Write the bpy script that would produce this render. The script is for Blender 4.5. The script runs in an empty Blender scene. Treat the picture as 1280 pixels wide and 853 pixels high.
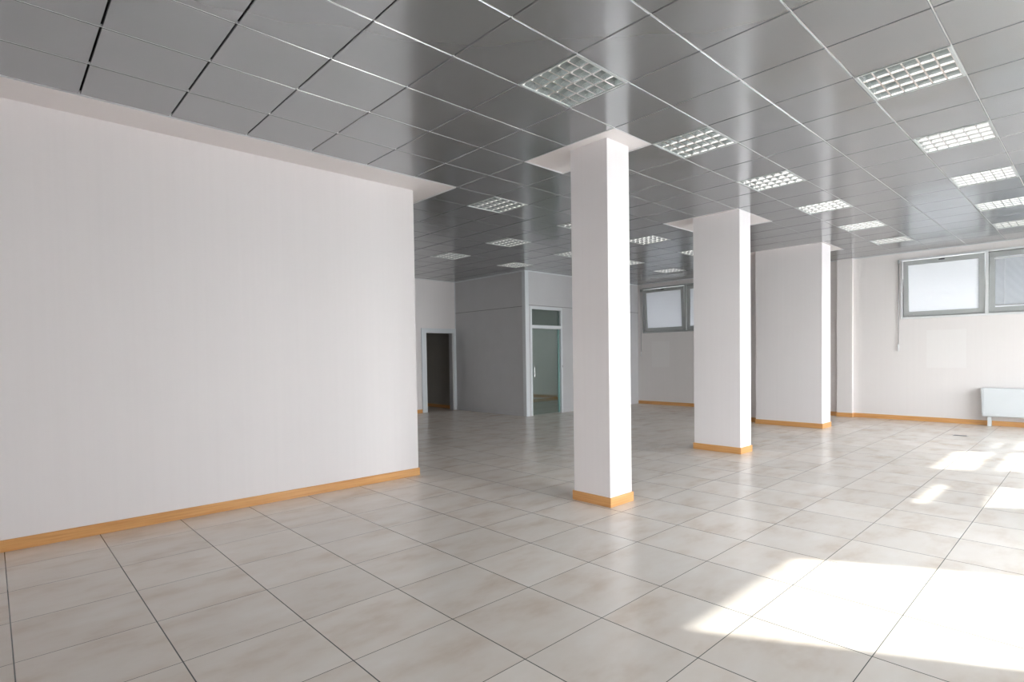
import bpy, math, random
from mathutils import Vector, Matrix
random.seed(7)
sc = bpy.context.scene
COL = sc.collection

# ------------------------------------------------------------------ dimensions (metres)
H = 3.5657            # ceiling height
EYE = 1.4967          # camera height
PX, PY, T = 1.1409, 3.7589, 0.6      # origin and pitch of the ceiling grid
XB, XF = -1.4, 13.95                 # wall behind the camera, far wall
YR, YL, YB = -1.2, 6.06, 12.7        # shop-window wall, left wall face, back wall
PARX, PARY = 9.30, 9.83              # corner of the office partition
def gx(p): return PX + T*p
def gy(q): return PY + T*q

# ------------------------------------------------------------------ node helpers
def new_mat(name):
    m = bpy.data.materials.new(name); m.use_nodes = True
    nt = m.node_tree; b = nt.nodes['Principled BSDF']
    return m, nt, b
def node(nt, t, **kw):
    n = nt.nodes.new(t)
    for k, v in kw.items():
        if k.startswith('i_'): n.inputs[k[2:].replace('_', ' ')].default_value = v
        else: setattr(n, k, v)
    return n
def mixc(nt, fac, a, b, mode='MIX'):
    n = nt.nodes.new('ShaderNodeMix'); n.data_type = 'RGBA'; n.blend_type = mode
    for sock, v in ((n.inputs[0], fac), (n.inputs[6], a), (n.inputs[7], b)):
        if isinstance(v, (int, float)): sock.default_value = v
        elif isinstance(v, tuple): sock.default_value = v
        else: nt.links.new(v, sock)
    return n.outputs[2]
def math_(nt, op, a, b=0.0, c=0.0):
    n = nt.nodes.new('ShaderNodeMath'); n.operation = op
    for i, v in enumerate((a, b, c)):
        if isinstance(v, (int, float)): n.inputs[i].default_value = v
        else: nt.links.new(v, n.inputs[i])
    return n.outputs[0]
def coords(nt, scale=(1, 1, 1), loc=(0, 0, 0), rot=(0, 0, 0)):
    tc = nt.nodes.new('ShaderNodeTexCoord'); mp = nt.nodes.new('ShaderNodeMapping')
    mp.inputs['Scale'].default_value = scale; mp.inputs['Location'].default_value = loc; mp.inputs['Rotation'].default_value = rot
    nt.links.new(tc.outputs['Object'], mp.inputs['Vector'])
    return mp.outputs['Vector']
def noise(nt, vec, scale, detail=3, rough=.5):
    n = nt.nodes.new('ShaderNodeTexNoise'); n.inputs['Scale'].default_value = scale
    n.inputs['Detail'].default_value = detail; n.inputs['Roughness'].default_value = rough
    nt.links.new(vec, n.inputs['Vector']); return n.outputs['Fac']
def ramp(nt, fac, stops):
    n = nt.nodes.new('ShaderNodeValToRGB'); cr = n.color_ramp
    while len(cr.elements) < len(stops): cr.elements.new(.5)
    for e, (p, c) in zip(cr.elements, stops): e.position = p; e.color = c
    nt.links.new(fac, n.inputs['Fac']); return n.outputs['Color']
def bump(nt, b, height, strength, dist=.01):
    n = nt.nodes.new('ShaderNodeBump'); n.inputs['Strength'].default_value = strength; n.inputs['Distance'].default_value = dist
    nt.links.new(height, n.inputs['Height']); nt.links.new(n.outputs['Normal'], b.inputs['Normal'])
def simple(name, col, rough=.5, metal=0., spec=.5, nscale=0, namp=.04):
    m, nt, b = new_mat(name)
    b.inputs['Roughness'].default_value = rough; b.inputs['Metallic'].default_value = metal
    b.inputs['Specular IOR Level'].default_value = spec
    c = (*col, 1)
    if nscale:
        f = noise(nt, coords(nt), nscale)
        d = tuple(x*(1-namp*2) for x in col) + (1,)
        nt.links.new(mixc(nt, f, d, c), b.inputs['Base Color'])
    else: b.inputs['Base Color'].default_value = c
    return m

# ------------------------------------------------------------------ materials
def wall_material(name, col, streak=.035):
    m, nt, b = new_mat(name)
    f = noise(nt, coords(nt, (28, 28, .35)), 1.0, 2)          # faint upright roller marks
    g = noise(nt, coords(nt), .6, 2)
    c1 = mixc(nt, f, tuple(x*(1-streak) for x in col)+(1,), (*col, 1))
    c2 = mixc(nt, math_(nt, 'MULTIPLY', g, .10), c1, (col[0]*.93, col[1]*.90, col[2]*.88, 1))
    nt.links.new(c2, b.inputs['Base Color'])
    b.inputs['Roughness'].default_value = .55; b.inputs['Specular IOR Level'].default_value = .25
    bump(nt, b, noise(nt, coords(nt), 90, 2), .04, .002)
    return m, nt, b, c2
M_wall = wall_material('white wall paint', (.86, .825, .83))[0]
M_soff = wall_material('white soffit paint', (.84, .80, .795), .01)[0]
# far wall: same paint with two newer repainted rectangles under the windows
M_wallfar, nt, b, c2 = wall_material('white wall paint with repainted squares', (.82, .785, .775))
tc = nt.nodes.new('ShaderNodeTexCoord'); sp = nt.nodes.new('ShaderNodeSeparateXYZ'); nt.links.new(tc.outputs['Object'], sp.inputs[0])
def boxmask(y0, y1, z0, z1):
    def rng(s, a, c_):
        return math_(nt, 'MULTIPLY', math_(nt, 'GREATER_THAN', s, a), math_(nt, 'LESS_THAN', s, c_))
    return math_(nt, 'MULTIPLY', rng(sp.outputs[1], y0, y1), rng(sp.outputs[2], z0, z1))
mk = math_(nt, 'ADD', boxmask(1.96, 2.62, 1.12, 1.9), boxmask(8.75, 9.35, 1.1, 1.85))
nt.links.new(mixc(nt, math_(nt, 'MULTIPLY', mk, .45), c2, (.86, .84, .83, 1)), b.inputs['Base Color'])

# ceiling: satin grey metal panels
M_ceil, nt, b = new_mat('satin grey metal ceiling panel')
b.inputs['Base Color'].default_value = (.385, .397, .412, 1)
b.inputs['Metallic'].default_value = .7; b.inputs['Roughness'].default_value = .19
v = coords(nt, (1, 1, 1))
bump(nt, b, noise(nt, v, 1.7, 1, .3), .35, .02)
M_gap = simple('dark gap above ceiling', (.035, .035, .035), .8)
M_alu = simple('matt aluminium edge trim', (.72, .73, .73), .35, .3)
M_mirror = simple('polished aluminium louvre', (.92, .93, .93), .12, 1.0)
M_blade = simple('bright anodised louvre blade', (.93, .94, .94), .15, .9)
M_refl = simple('dull grey green reflector', (.30, .34, .335), .3, .8)
M_hous = simple('white lamp housing', (.52, .55, .55), .35, .4)
M_tube, nt, b = new_mat('white fluorescent tube')
b.inputs['Base Color'].default_value = (.93, .93, .92, 1); b.inputs['Roughness'].default_value = .25
b.inputs['Emission Color'].default_value = (1, .97, .94, 1); b.inputs['Emission Strength'].default_value = .27

# floor: 60 cm porcelain tiles
M_floor, nt, b = new_mat('mottled greige porcelain tile')
ROT, FX, FY = .0039, .0477, 5.5753
vm = coords(nt, (1/T, 1/T, 1), (-FX/T, -FY/T, 0), (0, 0, -ROT))
sp = nt.nodes.new('ShaderNodeSeparateXYZ'); nt.links.new(vm, sp.inputs[0])
def edge(s, w):      # 1 inside the joint
    fr = math_(nt, 'FRACT', math_(nt, 'ADD', s, .5))
    d = math_(nt, 'ABSOLUTE', math_(nt, 'SUBTRACT', fr, .5))
    mr = nt.nodes.new('ShaderNodeMapRange'); mr.inputs[1].default_value = w*.6; mr.inputs[2].default_value = w
    mr.inputs[3].default_value = 1; mr.inputs[4].default_value = 0; nt.links.new(d, mr.inputs[0]); return mr.outputs[0]
joint = math_(nt, 'MAXIMUM', edge(sp.outputs[0], .0060), edge(sp.outputs[1], .0044))
cell = nt.nodes.new('ShaderNodeCombineXYZ')
nt.links.new(math_(nt, 'FLOOR', sp.outputs[0]), cell.inputs[0]); nt.links.new(math_(nt, 'FLOOR', sp.outputs[1]), cell.inputs[1])
wn = nt.nodes.new('ShaderNodeTexWhiteNoise'); wn.noise_dimensions = '3D'; nt.links.new(cell.outputs[0], wn.inputs['Vector'])
off = nt.nodes.new('ShaderNodeVectorMath'); off.operation = 'MULTIPLY_ADD'
nt.links.new(wn.outputs['Color'], off.inputs[0]); off.inputs[1].default_value = (37, 53, 11); nt.links.new(coords(nt), off.inputs[2])
stretch = nt.nodes.new('ShaderNodeMapping'); stretch.inputs['Scale'].default_value = (1.0, 1.9, 1); nt.links.new(off.outputs[0], stretch.inputs[0])
sv = stretch.outputs[0]
n1 = noise(nt, sv, 2.2, 4, .55); n2 = noise(nt, sv, 9, 4, .6); n3 = noise(nt, sv, 1.3, 3)
base = ramp(nt, n1, [(.22, (.57, .455, .355, 1)), (.48, (.72, .65, .58, 1)), (.80, (.79, .75, .70, 1))])
base = mixc(nt, math_(nt, 'MULTIPLY', n2, .28), base, (.78, .76, .735, 1))
base = mixc(nt, math_(nt, 'MULTIPLY', n3, .16), base, (.62, .53, .45, 1))
tone = math_(nt, 'MULTIPLY_ADD', wn.outputs['Value'], .07, .955)
tn = nt.nodes.new('ShaderNodeCombineXYZ')
for i in range(3): nt.links.new(tone, tn.inputs[i])
base = mixc(nt, 1.0, base, tn.outputs[0], 'MULTIPLY')
nt.links.new(mixc(nt, joint, base, (.08, .085, .08, 1)), b.inputs['Base Color'])
b.inputs['Roughness'].default_value = .27
b.inputs['Specular IOR Level'].default_value = .5
hh = math_(nt, 'SUBTRACT', math_(nt, 'MULTIPLY', n3, .1), joint)
bump(nt, b, hh, .25, .004)

# wood skirting
M_wood, nt, b = new_mat('varnished beech skirting')
w = noise(nt, coords(nt, (1.5, 1.5, 38)), 1.6, 4)
nt.links.new(ramp(nt, w, [(.3, (.62, .30, .10, 1)), (.55, (.72, .38, .14, 1)), (.8, (.78, .45, .19, 1))]), b.inputs['Base Color'])
b.inputs['Roughness'].default_value = .32
M_grey = simple('grey painted window aluminium', (.47, .49, .49), .4, .15, nscale=6)
M_white = simple('white lacquered metal', (.80, .81, .82), .35, nscale=5)
M_part = simple('grey white laminate partition panel', (.62, .62, .64), .45, nscale=3)
M_partfr = simple('white aluminium partition profile', (.74, .77, .80), .35, .1)
M_dark = simple('dark metal', (.09, .09, .1), .4, .6)
M_steel = simple('brushed steel', (.52, .52, .53), .3, .9)
M_conv = simple('white enamelled convector casing', (.70, .73, .75), .35, nscale=4, namp=.02)
M_slat = simple('pale grey blind slat', (.60, .62, .64), .5)
M_pave = simple('pale concrete pavement', (.50, .49, .47), .8, nscale=4)
M_dimground = simple('dark low-bounce ground', (.07, .07, .072), .9, nscale=9)
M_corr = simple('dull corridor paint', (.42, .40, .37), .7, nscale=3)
def glass_mat(name, tint, refl=.5):
    m = bpy.data.materials.new(name); m.use_nodes = True; nt = m.node_tree; nt.nodes.clear()
    o = nt.nodes.new('ShaderNodeOutputMaterial'); tr = nt.nodes.new('ShaderNodeBsdfTransparent'); tr.inputs[0].default_value = (*tint, 1)
    gl = nt.nodes.new('ShaderNodeBsdfGlossy'); gl.inputs['Roughness'].default_value = .02; gl.inputs[0].default_value = (.95, 1, .98, 1)
    fr = nt.nodes.new('ShaderNodeFresnel'); fr.inputs[0].default_value = 1.5
    mx = nt.nodes.new('ShaderNodeMixShader'); nt.links.new(math_(nt, 'MULTIPLY', fr.outputs[0], refl), mx.inputs[0])
    nt.links.new(tr.outputs[0], mx.inputs[1]); nt.links.new(gl.outputs[0], mx.inputs[2]); nt.links.new(mx.outputs[0], o.inputs[0])
    return m
M_glass = glass_mat('clear window glass', (.95, .97, .97))
M_gglass = glass_mat('grey green transom glass', (.68, .74, .73), .7)
M_gleaf = glass_mat('pale green door glass', (.84, .91, .90), .5)
M_gedge = simple('green glass edge', (.25, .42, .40), .2)
# milky glass in the tilted windows
M_milk, nt, b = new_mat('milky white window glass')
nt.nodes.remove(b); o = nt.nodes['Material Output']
tl = nt.nodes.new('ShaderNodeBsdfTranslucent'); tl.inputs[0].default_value = (.96, .965, .975, 1)
tr = nt.nodes.new('ShaderNodeBsdfTransparent'); tr.inputs[0].default_value = (.96, .965, .975, 1)
nt.nodes.remove(tr); df = nt.nodes.new('ShaderNodeBsdfDiffuse'); df.inputs[0].default_value = (.90, .92, .95, 1)
mx = nt.nodes.new('ShaderNodeMixShader'); mx.inputs[0].default_value = .068
nt.links.new(df.outputs[0], mx.inputs[1]); nt.links.new(tl.outputs[0], mx.inputs[2]); nt.links.new(mx.outputs[0], o.inputs[0])

# diffusing glass for the added, unseen fill windows
M_fillglass = bpy.data.materials.new('diffusing fill glass'); M_fillglass.use_nodes = True; nt = M_fillglass.node_tree; nt.nodes.clear()
o = nt.nodes.new('ShaderNodeOutputMaterial'); tl = nt.nodes.new('ShaderNodeBsdfTranslucent'); tl.inputs[0].default_value = (.33, .33, .33, 1)
nt.links.new(tl.outputs[0], o.inputs[0])

# ------------------------------------------------------------------ mesh helpers
class MB:
    def __init__(s): s.v = []; s.f = []; s.sm = []
    def quad(s, a, b, c, d):
        n = len(s.v); s.v += [tuple(a), tuple(b), tuple(c), tuple(d)]; s.f.append((n, n+1, n+2, n+3)); return s
    def box(s, x0, x1, y0, y1, z0, z1):
        x0, x1 = min(x0, x1), max(x0, x1); y0, y1 = min(y0, y1), max(y0, y1); z0, z1 = min(z0, z1), max(z0, z1)
        n = len(s.v)
        s.v += [(x, y, z) for z in (z0, z1) for x, y in ((x0, y0), (x1, y0), (x1, y1), (x0, y1))]
        for f in ((0, 3, 2, 1), (4, 5, 6, 7), (0, 1, 5, 4), (1, 2, 6, 5), (2, 3, 7, 6), (3, 0, 4, 7)): s.f.append(tuple(n+i for i in f))
        return s
    def prism(s, prof, axis, a, b):       # profile of 2-D points swept along an axis
        n = len(s.v); k = len(prof)
        def P(t, u, w): return {'x': (t, u, w), 'y': (u, t, w), 'z': (u, w, t)}[axis]
        s.v += [P(a, u, w) for u, w in prof] + [P(b, u, w) for u, w in prof]
        s.f.append(tuple(range(n, n+k))[::-1]); s.f.append(tuple(range(n+k, n+2*k)))
        for i in range(k):
            j = (i+1) % k; s.f.append((n+i, n+j, n+k+j, n+k+i))
        return s
    def cyl(s, axis, c, r, a, b, seg=16):
        return s.prism([(c[0]+r*math.cos(2*math.pi*i/seg), c[1]+r*math.sin(2*math.pi*i/seg)) for i in range(seg)], axis, a, b)
    def build(s, name, mat, parent=None, bevel=0, loc=None, smooth=False):
        me = bpy.data.meshes.new(name); me.from_pydata(s.v, [], s.f); me.materials.append(mat); me.update()
        import bmesh
        bm = bmesh.new(); bm.from_mesh(me); bmesh.ops.recalc_face_normals(bm, faces=bm.faces); bm.to_mesh(me); bm.free()
        o = bpy.data.objects.new(name, me); COL.objects.link(o)
        if parent: o.parent = parent
        if loc: o.location = loc
        if smooth:
            for p in me.polygons: p.use_smooth = len(p.vertices) == 4
        if bevel:
            md = o.modifiers.new('bevel', 'BEVEL'); md.width = bevel; md.segments = 2; md.limit_method = 'ANGLE'
        return o
def struct(o): o['kind'] = 'structure'; return o
def tag(o, label, cat, group=None):
    o['label'] = label; o['category'] = cat
    if group: o['group'] = group
    return o
def empty(name, loc=(0, 0, 0), rz=0):
    o = bpy.data.objects.new(name, None); COL.objects.link(o); o.location = loc; o.rotation_euler = (0, 0, rz)
    o.empty_display_size = .1; return o

def wall_boxes(mb, axis, a, b, lo, hi, z0, z1, holes):
    """wall slab between a and b on its normal axis, from lo to hi, with rectangular holes (u0,u1,w0,w1)"""
    us = sorted({lo, hi, *[h[0] for h in holes], *[h[1] for h in holes]})
    for u0, u1 in zip(us, us[1:]):
        um = (u0+u1)/2; hs = sorted([(h[2], h[3]) for h in holes if h[0] < um < h[1]])
        z = z0
        for w0, w1 in hs + [(z1, z1)]:
            if w0 > z + 1e-6:
                if axis == 'x': mb.box(a, b, u0, u1, z, w0)
                else: mb.box(u0, u1, a, b, z, w0)
            z = w1
    return mb

# ------------------------------------------------------------------ floor, ceiling
struct(MB().box(XB-.3, XF+.3, YR-.35, 14.8, -.12, 0).build('floor', M_floor))
struct(MB().box(-30, 44, -26, YR-.352, -.25, -.13).build('ground', M_pave))
struct(MB().box(-30, XB-.32, YR-.3, 40, -.25, -.13).build('ground', M_dimground))  # unseen ground, made dark so less light bounces up to the ceiling
struct(MB().box(XF+.32, 44, YR-.3, 40, -.25, -.13).build('ground', M_pave))

LIGHTS = {-5: (6, 9, 12, 15, 18), -2: (3, 6, 9, 12, 15, 18), 3: (6, 9, 12, 15, 18), 6: (9, 12, 15, 18), 9: (9, 12)}
CAPS = [(gx(5), gx(6), gy(-1), gy(1)), (gx(11), gx(13), 3.72, gy(2)), (gx(17), gx(19), gy(0), 5.50)]
SOFF = (XB, gx(5), 5.585, 7.3)
def inside(x, y, r): return r[0]-1e-4 < x < r[1]+1e-4 and r[2]-1e-4 < y < r[3]+1e-4
ceil = MB()
def panel(x0, x1, y0, y1):
    g, gy_, bx, by, d = .0050, .0032, .003, .004, .005
    x0 += g; x1 -= g; y0 += gy_; y1 -= gy_
    if x1-x0 < .03 or y1-y0 < .03: return
    o = [(x0, y0), (x1, y0), (x1, y1), (x0, y1)]; i = [(x0+bx, y0+by), (x1-bx, y0+by), (x1-bx, y1-by), (x0+bx, y1-by)]
    n = len(ceil.v)
    tx, ty = random.uniform(-1, 1)*.0011, random.uniform(-1, 1)*.0011      # panels never hang perfectly flat
    cx, cy = (x0+x1)/2, (y0+y1)/2
    def dz(x, y): return (x-cx)*tx+(y-cy)*ty
    ceil.v += [(x, y, H+.022) for x, y in o] + [(x, y, H+d+dz(x, y)) for x, y in o] + [(x, y, H+dz(x, y)) for x, y in i]
    for a in range(4):
        b_ = (a+1) % 4
        ceil.f.append((n+a, n+b_, n+4+b_, n+4+a)); ceil.f.append((n+4+a, n+4+b_, n+8+b_, n+8+a))
    ceil.f.append((n+11, n+10, n+9, n+8))
def cuts(v0, v1, edges):
    return sorted({v0, v1, *[e for e in edges if v0+1e-4 < e < v1-1e-4]})
for p in range(-7, 22):
    for q in range(-9, 15):
        if q in LIGHTS and p in LIGHTS[q]: continue
        x0, x1 = max(gx(p), XB), min(gx(p+1), XF); y0, y1 = max(gy(q), YR), min(gy(q+1), YB)
        if x1 <= x0 or y1 <= y0: continue
        R = CAPS + [SOFF, (PARX, XF, PARY, YB)]
        xs = cuts(x0, x1, [e for r in R for e in r[:2]]); ys = cuts(y0, y1, [e for r in R for e in r[2:]])
        # clip: keep sub-rectangles outside the plaster pieces, merged back into one panel if nothing was cut
        cells = [(a, b_, c, d_) for a, b_ in zip(xs, xs[1:]) for c, d_ in zip(ys, ys[1:])
                 if not any(inside((a+b_)/2, (c+d_)/2, r) for r in R)]
        if len(cells) == (len(xs)-1)*(len(ys)-1): cells = [(x0, x1, y0, y1)]
        for c in cells: panel(*c)
ceiling = struct(ceil.build('ceiling', M_ceil))
struct(MB().box(XB, XF, YR, YB, H+.13, H+.16).build('ceiling_void', M_gap, ceiling))
m = MB()
for (x0, x1, y0, y1) in CAPS: m.box(x0, x1, y0, y1, H+.010, H+.035)
m.box(SOFF[0], SOFF[1], SOFF[2], SOFF[3], H+.012, H+.04)
m.build('plaster_infill', M_soff, ceiling)
m = MB()
for (x0, x1, y0, y1) in CAPS + [SOFF]:        # metal angle round each opening
    t = .004; z0, z1 = H-.002, H+.03
    if (x0, x1, y0, y1) == SOFF: m.box(x0, x1, y0-t, y0, z0, H+.012); m.box(x1, x1+t, y0, y1, z0, H+.012); continue
    m.box(x0, x1, y0, y0+t, z0, z1); m.box(x0, x1, y1-t, y1, z0, z1); m.box(x0, x0+t, y0, y1, z0, z1); m.box(x1-t, x1, y0, y1, z0, z1)
m.build('edge_profile', M_white, ceiling)
m = MB()                                        # bright carrier rails seen in the joints between rows
for q in range(-8, 15):
    y = gy(q)
    if y > YB: continue
    R = [c for c in CAPS if c[2]-.01 < y < c[3]+.01] + ([SOFF] if SOFF[2] < y < SOFF[3] else []) + ([(PARX, XF, 0, 0)] if y > PARY else [])
    L_ = [(gx(p), gx(p+1)) for qq in (q, q-1) if qq in LIGHTS for p in LIGHTS[qq]]
    xs = sorted({XB, XF, *[e for c in R for e in c[:2]]})
    for a, b_ in zip(xs, xs[1:]):
        if b_ <= XB or any(c[0]-1e-3 < (a+b_)/2 < c[1]+1e-3 for c in R): continue
        m.box(max(a, XB), b_, y-.003, y+.003, H+.003, H+.02)
m.build('carrier_rail', M_alu, ceiling)
# plain ceiling of the office and of the corridor
struct(MB().box(PARX+.095, XF, PARY+.095, YB, 3.0, 3.04).build('ceiling_office', M_soff))
struct(MB().box(7.2, 9.7, YB+.15, 14.8, 2.5, 2.55).build('ceiling_corridor', M_corr))

# ------------------------------------------------------------------ walls
struct(MB().box(XB, 3.83, YL, 7.3, 0, H+.012).build('wall_left', M_wall))
W1 = (.22, 3.04, 2.19, 3.38); W2 = (7.15, 9.60, 2.14, 3.39); W3_FILL = (10.5, 12.1, 2.1, 2.95)
struct(wall_boxes(MB(), 'x', XF, XF+.3, YR-.3, 14.8, 0, H+.16, [W1, W2, W3_FILL]).build('wall_far', M_wallfar))
struct(MB().box(XF-.11, XF, 3.99, 4.30, 0, H).build('wall_pilaster', M_wallfar))
OA = (4.21, 5.85, .12, 3.0); OB = (7.756, 9.02, .5, 2.76); OC = (9.97, 11.80, .5, 2.98); OD = (12.05, 13.03, .5, 2.64); OE_FILL = (5.95, 7.66, .12, 2.75); OF_FILL = (1.5, 4.0, .3, 2.8)
struct(wall_boxes(MB(), 'y', YR-.3, YR, XB-.3, XF, 0, H+.16, [OA, OB, OC, OD, OE_FILL, OF_FILL]).build('wall_right', M_wall))
WB_FILL = (-.8, .65, .15, 2.4)
struct(wall_boxes(MB(), 'x', XB-.3, XB, YR-.3, YB+.15, 0, H+.16, [WB_FILL]).build('wall_back', M_wall))
struct(wall_boxes(MB(), 'y', YB, YB+.15, XB, XF, 0, H+.16, [(8.33, 9.22, 0, 2.16)]).build('wall_rear', M_wall))
c = MB().box(7.2, 7.35, YB+.15, 14.8, 0, 2.55).box(9.40, 9.55, YB+.15, 14.8, 0, 2.55).box(7.2, 9.5, 14.65, 14.8, 0, 2.55)
struct(c.build('wall_corridor', M_corr))

# baseboards
def skirt(name, segs, parent=None):
    m = MB()
    for x0, x1, y0, y1 in segs: m.box(x0, x1, y0, y1, 0, .095)
    o = m.build(name, M_wood, parent, bevel=.003)
    if not parent: struct(o)
    return o
S = .014
skirt('baseboard_left', [(XB, 3.83, YL-S, YL), (3.83, 3.83+S, YL-S, 7.3)])
skirt('baseboard_far', [(XF-S, XF, YR, 3.99), (XF-S, XF, 4.30, PARY), (XF-.11-S, XF-.11, 3.99-S, 4.30+S), (XF-.11, XF-S, 3.99-S, 3.99), (XF-.11, XF-S, 4.30, 4.30+S)])
skirt('baseboard_rear', [(XB, 8.19, YB-S, YB)])
skirt('baseboard_corridor', [(9.40-S, 9.40, YB+.16, 14.6)])
skirt('baseboard_office', [(PARX+.1, XF, YB-S, YB)])
# perimeter angle under the ceiling
t = .02
struct(MB().box(XF-t, XF, YR, PARY, H-.018, H-.0015).build('trim_1', M_white))
struct(MB().box(3.83, PARX, YB-t, YB, H-.018, H-.0015).build('trim_2', M_white))

# ------------------------------------------------------------------ columns
def column(x0, x1, y0, y1, label, top=H+.010):
    r = empty('column', ((x0+x1)/2, (y0+y1)/2, 0))
    a, b_ = (x1-x0)/2, (y1-y0)/2
    tag(r, label, 'column', None)
    MB().box(-a, a, -b_, b_, 0, top).build('shaft', M_wall, r, bevel=.004)
    s = MB(); s.box(-a-S, a+S, -b_-S, -b_, 0, .095).box(-a-S, a+S, b_, b_+S, 0, .095).box(-a-S, -a, -b_, b_, 0, .095).box(a, a+S, -b_, b_, 0, .095)
    s.build('skirting', M_wood, r, bevel=.003)
    return r
column(4.285, 4.635, 3.36, 3.83, 'nearest white column, tall and slim, with beech skirting on the tiled floor')
column(7.84, 8.19, 3.735, 4.485, 'middle white rectangular column with beech skirting, behind the nearest one')
c3 = column(11.45, 11.92, 3.82, 5.12, 'farthest and widest white column, wall-like, before the far wall')
MB().box(-.02, .235, .65, .90, 0, H+.010).build('side_pier', M_wall, c3)
MB().box(-.034, -.02, .664, .914, 0, .095).box(-.02, .235, .90, .914, 0, .095).build('pier_skirting', M_wood, c3)

# ------------------------------------------------------------------ ceiling lights
def ceiling_light():
    r = empty('ceiling_light')
    h = MB(); a = .296; w = .016
    # flanged frame and white trough
    for x0, x1, y0, y1 in ((-a, a, -a, -a+w), (-a, a, a-w, a), (-a, -a+w, -a+w, a-w), (a-w, a, -a+w, a-w)): h.box(x0, x1, y0, y1, -.004, .09)
    h.box(-a, a, -a, a, .09, .1)
    h.build('housing', M_hous, r)
    lv = MB(); n, mm = 4, 6; L = a-w; step = 2*L/n
    for k in range(n+1):                      # long V blades beside the tubes
        x = -L+k*step
        lv.prism([(x-.008, .002), (x+.008, .002), (x+.0035, .028), (x+.001, .05), (x-.001, .05), (x-.0035, .028)], 'y', -L, L)
    for k in range(mm+1):                     # cross blades
        y = -L+k*2*L/mm
        lv.prism([(y-.006, .002), (y+.006, .002), (y+.0025, .022), (y+.001, .04), (y-.001, .04), (y-.0025, .022)], 'x', -L, L)
    lv.build('louvre', M_blade, r)
    rf = MB()
    for k in range(n):                        # curved reflector over each tube
        x = -L+(k+.5)*step; pr = []
        for i in range(9):
            t_ = -1+i/4; pr.append((x+t_*step*.49, .086-.036*t_*t_))
        for (u0, w0), (u1, w1) in zip(pr, pr[1:]): rf.quad((u0, -L, w0), (u1, -L, w1), (u1, L, w1), (u0, L, w0))
    rf.build('reflector', M_refl, r, smooth=True)
    tb = None
    for k in range(n):
        x = -L+(k+.5)*step
        if tb is None: tb = MB().cyl('y', (0, 0), .008, -L+.004, L-.004, 12).build('fluorescent_tube', M_tube, r, smooth=True); o = tb
        else: o = tb.copy(); COL.objects.link(o); o.parent = r
        o.location = (x, 0, .062)
    return r
def copy_tree(o, parent=None):
    c = o.copy(); COL.objects.link(c)
    if parent: c.parent = parent
    for ch in list(o.children): copy_tree(ch, c)
    return c
ROWN = {-5: 'the rightmost row, by the shop windows', -2: 'the row just right of the columns', 3: 'the first row left of the columns',
        6: 'the second row left of the columns', 9: 'the leftmost row, by the office partition'}
ORD = ['nearest', 'second', 'third', 'fourth', 'fifth', 'sixth']
proto = None
for q, ps in LIGHTS.items():
    for k, p in enumerate(ps):
        r = proto = ceiling_light() if proto is None else proto
        if (q, p) != (-5, 6): r = copy_tree(proto)
        r.location = (gx(p+.5), gy(q+.5), H)
        o_ = 'farthest' if k == len(ps)-1 else ORD[k]+(' from the camera' if k else ' to the camera')
        tag(r, 'square louvred ceiling light, %s in %s' % (o_, ROWN[q]), 'ceiling light', 'louvred ceiling lights')

# ------------------------------------------------------------------ high windows of the far wall
def ring(mb, x0, x1, y0, y1, z0, z1, w):
    mb.box(x0, x1, y0, y1, z0, z0+w).box(x0, x1, y0, y1, z1-w, z1).box(x0, x1, y0, y0+w, z0+w, z1-w).box(x0, x1, y1-w, y1, z0+w, z1-w); return mb
def high_window(name, W, my, gm, tilt_first=True, tilt=7.5):
    y0, y1, z0, z1 = W
    r = empty(name, (XF, (y0+y1)/2, z0)); r['kind'] = 'structure'
    C0 = (y0+y1)/2
    def L(y): return y-C0
    tr = MB(); w = .04
    ring(tr, -.035, .05, L(y0)-w, L(y1)+w, -w, z1-z0+w, w)                 # white outer trim
    tr.box(-.03, .06, L(my)-.025, L(my)+.025, 0, z1-z0)
    tr.build('outer_frame', M_white if name == 'window_1' else gm, r, bevel=.003)
    iw = MB()
    for (a, b_) in ((y0, my-.025), (my+.025, y1)): ring(iw, .03, .09, L(a), L(b_), 0, z1-z0, .022)
    iw.build('fixed_frame', gm, r, bevel=.002)
    hh = z1-z0
    for (a, b_, tilted) in ((my+.03, y1-.012, tilt_first), (y0+.012, my-.03, False)):
        s = empty('sash', (.02, L((a+b_)/2), .02)); s.parent = r
        bw = (b_-a)/2; f = MB(); ring(f, -.012, .05, -bw, bw, 0, hh-.035, .092)
        fo = f.build('sash_frame', gm, s, bevel=.004)
        # gasket line, glass
        MB().box(.012, .022, -bw+.085, bw-.085, .085, hh-.12).build('pane', M_milk, s)
        hd = MB(); hd.box(-.03, -.012, -.045, .045, hh-.075, hh-.05).box(-.045, -.028, -.012, .055, hh-.072, hh-.058).cyl('x', (0, hh-.062), .016, -.036, -.01)
        hd.build('handle', M_dark if tilted else M_steel, s, bevel=.002)
        hg = MB()
        for sg in (-1, 1): hg.box(-.02, -.01, sg*(bw-.14)-.05, sg*(bw-.14)+.05, .006, .03)
        hg.build('hinge', M_steel, s, bevel=.002)
        if tilted: s.rotation_euler = (0, -math.radians(tilt), 0)
    return r
high_window('window_1', W1, 1.645, M_grey, True, 4.5)
high_window('window_2', W2, 8.22, M_grey, True, 4)
w3 = empty('window_3', (XF, 11.3, 2.1)); w3['kind'] = 'structure'  # unseen window, added to light the office behind the glass door
ring(MB(), -.01, .08, -.8, .8, 0, .85, .07).build('outer_frame', M_grey, w3)
MB().box(.03, .04, -.73, .73, .07, .78).build('pane', M_fillglass, w3)

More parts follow.
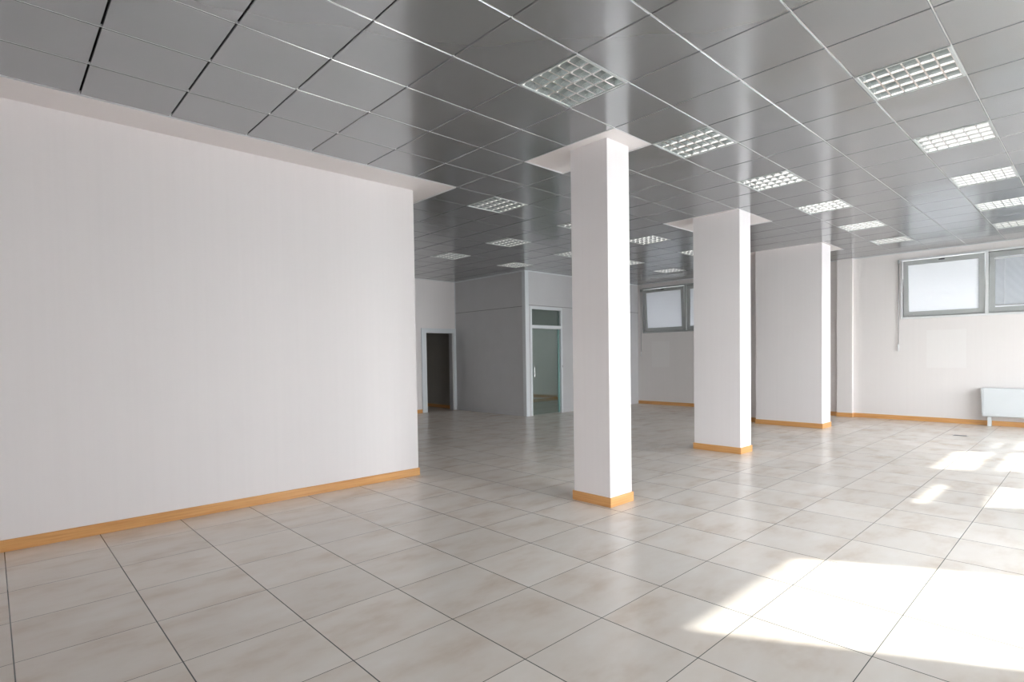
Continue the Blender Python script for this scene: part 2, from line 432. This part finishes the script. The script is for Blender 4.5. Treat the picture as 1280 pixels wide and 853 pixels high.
# venetian blind on the closed right-hand sash
bl = empty('venetian_blind', (XF+.018, .93, 2.33)); tag(bl, 'pale grey venetian blind lowered behind the right-hand pane of the far window', 'blind')
m = MB(); z = .03
while z < .90:
    m.prism([(-.006, z-.005), (.006, z+.005), (.006, z+.0062), (-.006, z-.0038)], 'y', -.60, .60); z += .0165
m.build('slats', M_slat, bl)
MB().box(-.012, .012, -.61, .61, .90, .925).build('head_rail', M_white, bl, bevel=.002)
MB().box(-.012, .012, -.61, .61, 0, .018).build('bottom_rail', M_steel, bl, bevel=.002)
m = MB()
for y in (-.45, .45, .0): m.box(-.0135, -.0115, y-.004, y+.004, .01, .91)
m.build('ladder_tape', M_white, bl)

# winder rods
def rod(y, zt, zb, label):
    r = empty('window_winder', (XF-.03, y, zb)); tag(r, label, 'window winder', 'window winder rods')
    MB().cyl('z', (0, 0), .007, .14, zt-zb, 10).build('rod', M_steel, r, smooth=True)
    MB().cyl('z', (0, 0), .013, 0, .15, 12).build('grip', M_white, r, smooth=True)
    MB().box(-.015, .03, -.018, .018, zt-zb-.02, zt-zb+.05).build('bracket', M_grey, r, bevel=.003)
    return r
rod(3.115, 3.36, 1.47, 'thin winder rod hanging at the left edge of the right-hand far window')
rod(9.70, 3.36, 1.41, 'thin winder rod beside the small dark-framed window seen between two columns')

# ------------------------------------------------------------------ convector, floor socket
cv = empty('convector_heater', (XF-.12, .93, 0)); tag(cv, 'white convector heater on short feet against the far wall below the window', 'heater')
hw = .765
prof = [(-.10, .25), (-.092, .20), (-.06, .185), (.08, .185), (.10, .2), (.10, .74), (-.085, .74), (-.10, .725)]
MB().prism(prof, 'y', -hw+.03, hw-.03).build('casing', M_conv, cv, bevel=.006)
for sg in (-1, 1):
    e = MB(); pr_ = [(u*.98, .185+(w-.185)*.995) for u, w in prof]
    
    for (ya, ta), (yb, tb_) in zip(((0, 0), (.018, .004), (.032, .018), (.038, .04)), ((.018, .004), (.032, .018), (.038, .04), (.040, .06))):
        n0 = len(e.v); K = len(pr_)
        for yy, tt in ((ya, ta), (yb, tb_)):
            e.v += [(u*(1-tt*1.6), sg*(hw-.03+yy*(.25+.75*min(1, max(0, (w_-.16)/.28)))), w_-tt*.25 if w_ > .4 else w_+tt*.2) for u, w_ in pr_]
        for i in range(K): j = (i+1) % K; e.f.append((n0+i, n0+j, n0+K+j, n0+K+i))
        if ta == 0: e.f.append(tuple(range(n0, n0+K)))
    e.f.append(tuple(range(len(e.v)-K, len(e.v))))
    e.build('end_cap', M_conv, cv)
    f = MB(); f.prism([(-.05, 0), (.05, 0), (.045, .03), (.035, .19), (-.035, .19), (-.045, .03)], 'y', sg*(hw-.12)-.03, sg*(hw-.12)+.03)
    f.build('foot', M_conv, cv, bevel=.004)
g = MB()
for k in range(46): g.box(-.06, .06, -.68+k*.03, -.666+k*.03, .739, .744)
g.build('air_grille', M_steel, cv)
fs = empty('floor_socket', (11.98, 1.76, 0)); tag(fs, 'small grey metal floor socket lid set in the tiles before the far wall', 'floor socket')
MB().box(-.06, .06, -.10, .10, 0, .004).build('plate', M_steel, fs, bevel=.001)
MB().box(-.05, .05, -.09, .09, .004, .006).build('lid', M_dark, fs, bevel=.001)

# ------------------------------------------------------------------ office partition
ZS = 2.69
m = MB(); TH = .09
wall_boxes(m, 'x', PARX+.004, PARX+TH, PARY+.10, YB, .10, H-.03, [])
wall_boxes(m, 'y', PARY+.004, PARY+TH, PARX+.11, XF, .10, H-.03, [(PARX+.15, 10.60, 0, 2.70)])
par = struct(m.build('wall_partition', M_part))
m = MB()                                        # posts, rails
m.box(PARX-.006, PARX+.11, PARY-.006, PARY+.11, 0, H-.03)
m.box(PARX-.004, PARX+TH, YB-.03, YB, .10, H-.03)
m.box(11.60, 11.64, PARY, PARY+TH, .1, H-.03).box(12.8, 12.84, PARY, PARY+TH, .1, H-.03)
m.build('post', M_partfr, par, bevel=.004)
m = MB()
m.box(PARX-.008, PARX+TH, PARY, YB, H-.03, H-.001).box(PARX, XF, PARY-.008, PARY+TH, H-.03, H-.001)
m.build('top_rail', M_partfr, par)
m = MB()
m.box(PARX-.004, PARX+TH, PARY+.11, YB, 0, .10).box(10.60, XF, PARY-.004, PARY+TH, 0, .10).box(PARX+.11, PARX+.15, PARY-.004, PARY+TH, 0, .10)
m.build('plinth', M_part, par, bevel=.003)
m = MB()
m.box(PARX-.001, PARX+.01, PARY+.11, YB-.03, ZS, ZS+.008).box(PARX+.11, XF, PARY-.001, PARY+.01, ZS+.03, ZS+.038)
m.build('panel_joint', M_dark, par)
# office door
d2 = empty('door_2', (10.02, PARY, 0)); d2['kind'] = 'structure'
m = MB(); x0, x1 = -.57+.0, .58; w = .06
m.box(x0, x0+w, -.01, TH+.01, 0, 2.70).box(x1-w, x1, -.01, TH+.01, 0, 2.70).box(x0+w, x1-w, -.01, TH+.01, 2.63, 2.70).box(x0+w, x1-w, -.01, TH+.01, 2.16, 2.24)
m.build('door_frame', M_partfr, d2, bevel=.004)
MB().box(x0+w, x1-w, .04, .048, 2.24, 2.63).build('transom_pane', M_gglass, d2)
lf = MB().box(-.505, .47, .052, .062, .012, 2.155).build('glass_leaf', M_gleaf, d2)
MB().box(.47, .512, .045, .07, .012, 2.155).build('leaf_edge', M_gedge, lf)
MB().cyl('z', (-.44, -.0), .011, .95, 1.2, 12).box(-.45, -.43, 0, .052, .96, .98).box(-.45, -.43, 0, .052, 1.17, 1.19).build('door_handle', M_steel, lf)
MB().box(.555, .575, -.022, -.008, 1.17, 1.23).build('latch', M_steel, d2, bevel=.002)
# corridor door opening
d1 = empty('door_1', (8.78, YB, 0)); d1['kind'] = 'structure'
m = MB(); a = .595; w = .14
m.box(-a, -a+w+.01, -.025, 0, 0, 2.26).box(a-w-.01, a, -.025, 0, 0, 2.26).box(-a+w, a-w, -.025, 0, 2.14, 2.26)
m.box(-a-.0, -a+.02, -.032, -.025, 0, 2.26).box(a-.02, a, -.032, -.025, 0, 2.26).box(-a, a, -.032, -.025, 2.24, 2.26)
m.build('architrave', M_partfr, d1, bevel=.003)
m = MB(); m.box(-.45, -.425, 0, .16, 0, 2.14).box(.415, .44, 0, .16, 0, 2.14).box(-.425, .415, 0, .16, 2.135, 2.16)
m.build('door_lining', M_part, d1, bevel=.002)

# ------------------------------------------------------------------ shop windows of the right wall, added fill windows
def shop(n, O, bars, xb=(), glass=None):
    r = empty('window_%d' % n, ((O[0]+O[1])/2, YR-.12, 0)); r['kind'] = 'structure'
    cx = (O[0]+O[1])/2; m = MB(); fw = .04
    x0, x1 = O[0]-cx, O[1]-cx
    m.box(x0, x0+.005, -.04, .04, O[2], O[3]).box(x1-.005, x1, -.04, .04, O[2], O[3]).box(x0, x1, -.04, .04, O[2], O[2]+fw).box(x0, x1, -.04, .04, O[3]-.01, O[3])
    for z0, z1 in bars: m.box(x0, x1, -.03, .03, z0, z1)
    for a, b_ in xb: m.box(a-cx, b_-cx, -.03, .03, O[2], O[3])
    m.build('window_frame', M_grey, r)
    MB().box(x0, x1, -.004, .004, O[2], O[3]).build('pane', glass or M_glass, r)
shop(4, OA, [])
shop(5, OB, [(2.12, 2.45)], [(7.84, 7.88)])
shop(6, OC, [(2.25, 2.37)])
shop(7, OD, [(2.25, 2.40)])
shop(9, OE_FILL, [(2.13, 2.2)], [(6.68, 6.74)], M_fillglass)  # added fill opening out of view, spreads soft light over floor and columns
shop(10, OF_FILL, [(2.13, 2.2)], [(2.72, 2.78)], M_fillglass)  # added off-frame opening, brightens the middle floor and nearest column

wb = empty('window_8', (XB-.12, (WB_FILL[0]+WB_FILL[1])/2, 0)); wb['kind'] = 'structure'  # window added behind the camera as fill for the near column faces
m = MB(); hw_ = (WB_FILL[1]-WB_FILL[0])/2
ring(m, -.04, .04, -hw_, hw_, WB_FILL[2], WB_FILL[3], .05)
for k in (-1, 1): m.box(-.03, .03, k*hw_/3-.025, k*hw_/3+.025, WB_FILL[2]+.05, WB_FILL[3]-.05)
m.build('window_frame', M_grey, wb)
MB().box(-.004, .004, -hw_+.05, hw_-.05, WB_FILL[2]+.05, WB_FILL[3]-.05).build('pane', M_glass, wb)

# ------------------------------------------------------------------ light
sun = bpy.data.lights.new('sun', 'SUN'); sun.energy = 2.6; sun.angle = math.radians(1.3); sun.color = (1, .97, .90)
so = bpy.data.objects.new('sun', sun); COL.objects.link(so)
so.rotation_euler = Vector((-.56, 1, -.982)).to_track_quat('-Z', 'Y').to_euler()
so.location = (8, -8, 8)
wd = bpy.data.worlds.new('sky'); sc.world = wd; wd.use_nodes = True
nt = wd.node_tree; bg = nt.nodes['Background']
tc = nt.nodes.new('ShaderNodeTexCoord'); sp = nt.nodes.new('ShaderNodeSeparateXYZ'); nt.links.new(tc.outputs['Generated'], sp.inputs[0])
nt.links.new(ramp(nt, sp.outputs[2], [(0, (1, .985, .97, 1)), (.35, (.93, .95, 1, 1)), (1, (.80, .88, 1, 1))]), bg.inputs['Color'])
bg.inputs['Strength'].default_value = 2.8
def portal(x, y, z, sx, sz, rot):
    l = bpy.data.lights.new('portal', 'AREA'); l.shape = 'RECTANGLE'; l.size = sx; l.size_y = sz; l.cycles.is_portal = True
    o = bpy.data.objects.new('portal', l); COL.objects.link(o); o.location = (x, y, z); o.rotation_euler = rot
for O in (OA, OB, OC, OD, OE_FILL, OF_FILL): portal((O[0]+O[1])/2, YR-.31, (O[2]+O[3])/2, O[1]-O[0], O[3]-O[2], (math.radians(90), 0, 0))
portal(XB-.31, (WB_FILL[0]+WB_FILL[1])/2, (WB_FILL[2]+WB_FILL[3])/2, WB_FILL[3]-WB_FILL[2], WB_FILL[1]-WB_FILL[0], (0, math.radians(-90), 0))
for W in (W1, W2, W3_FILL): portal(XF+.31, (W[0]+W[1])/2, (W[2]+W[3])/2, W[3]-W[2], W[1]-W[0], (0, math.radians(90), 0))

# ------------------------------------------------------------------ camera
th, ti, ro = .8007, -.0267, -.0141; f, cx, cy = 696.2651, 666.4156, 462.8676
fwd = Vector((math.cos(th)*math.cos(ti), math.sin(th)*math.cos(ti), math.sin(ti)))
rt = Vector((math.sin(th), -math.cos(th), 0)); up = rt.cross(fwd)
r2 = rt*math.cos(ro)+up*math.sin(ro); u2 = up*math.cos(ro)-rt*math.sin(ro)
cam = bpy.data.cameras.new('camera'); co = bpy.data.objects.new('camera', cam); COL.objects.link(co)
co.matrix_world = Matrix(((r2.x, u2.x, -fwd.x, 0), (r2.y, u2.y, -fwd.y, 0), (r2.z, u2.z, -fwd.z, EYE), (0, 0, 0, 1)))
cam.sensor_width = 36; cam.sensor_fit = 'HORIZONTAL'; cam.lens = f*36/1280
cam.shift_x = (640-cx)/1280; cam.shift_y = (cy-426.5)/1280
cam.clip_start = .05; cam.clip_end = 200
sc.camera = co
sc.view_settings.view_transform = 'Standard'; sc.view_settings.look = 'None'
sc.view_settings.gamma = 1; sc.view_settings.use_curve_mapping = False
sc.view_settings.exposure = 2.7
sc.cycles.use_denoising = True; sc.cycles.denoiser = 'OPENIMAGEDENOISE'
sc.cycles.max_bounces = 14; sc.cycles.diffuse_bounces = 9; sc.cycles.glossy_bounces = 6; sc.cycles.transparent_max_bounces = 12
sc.cycles.sample_clamp_indirect = 12
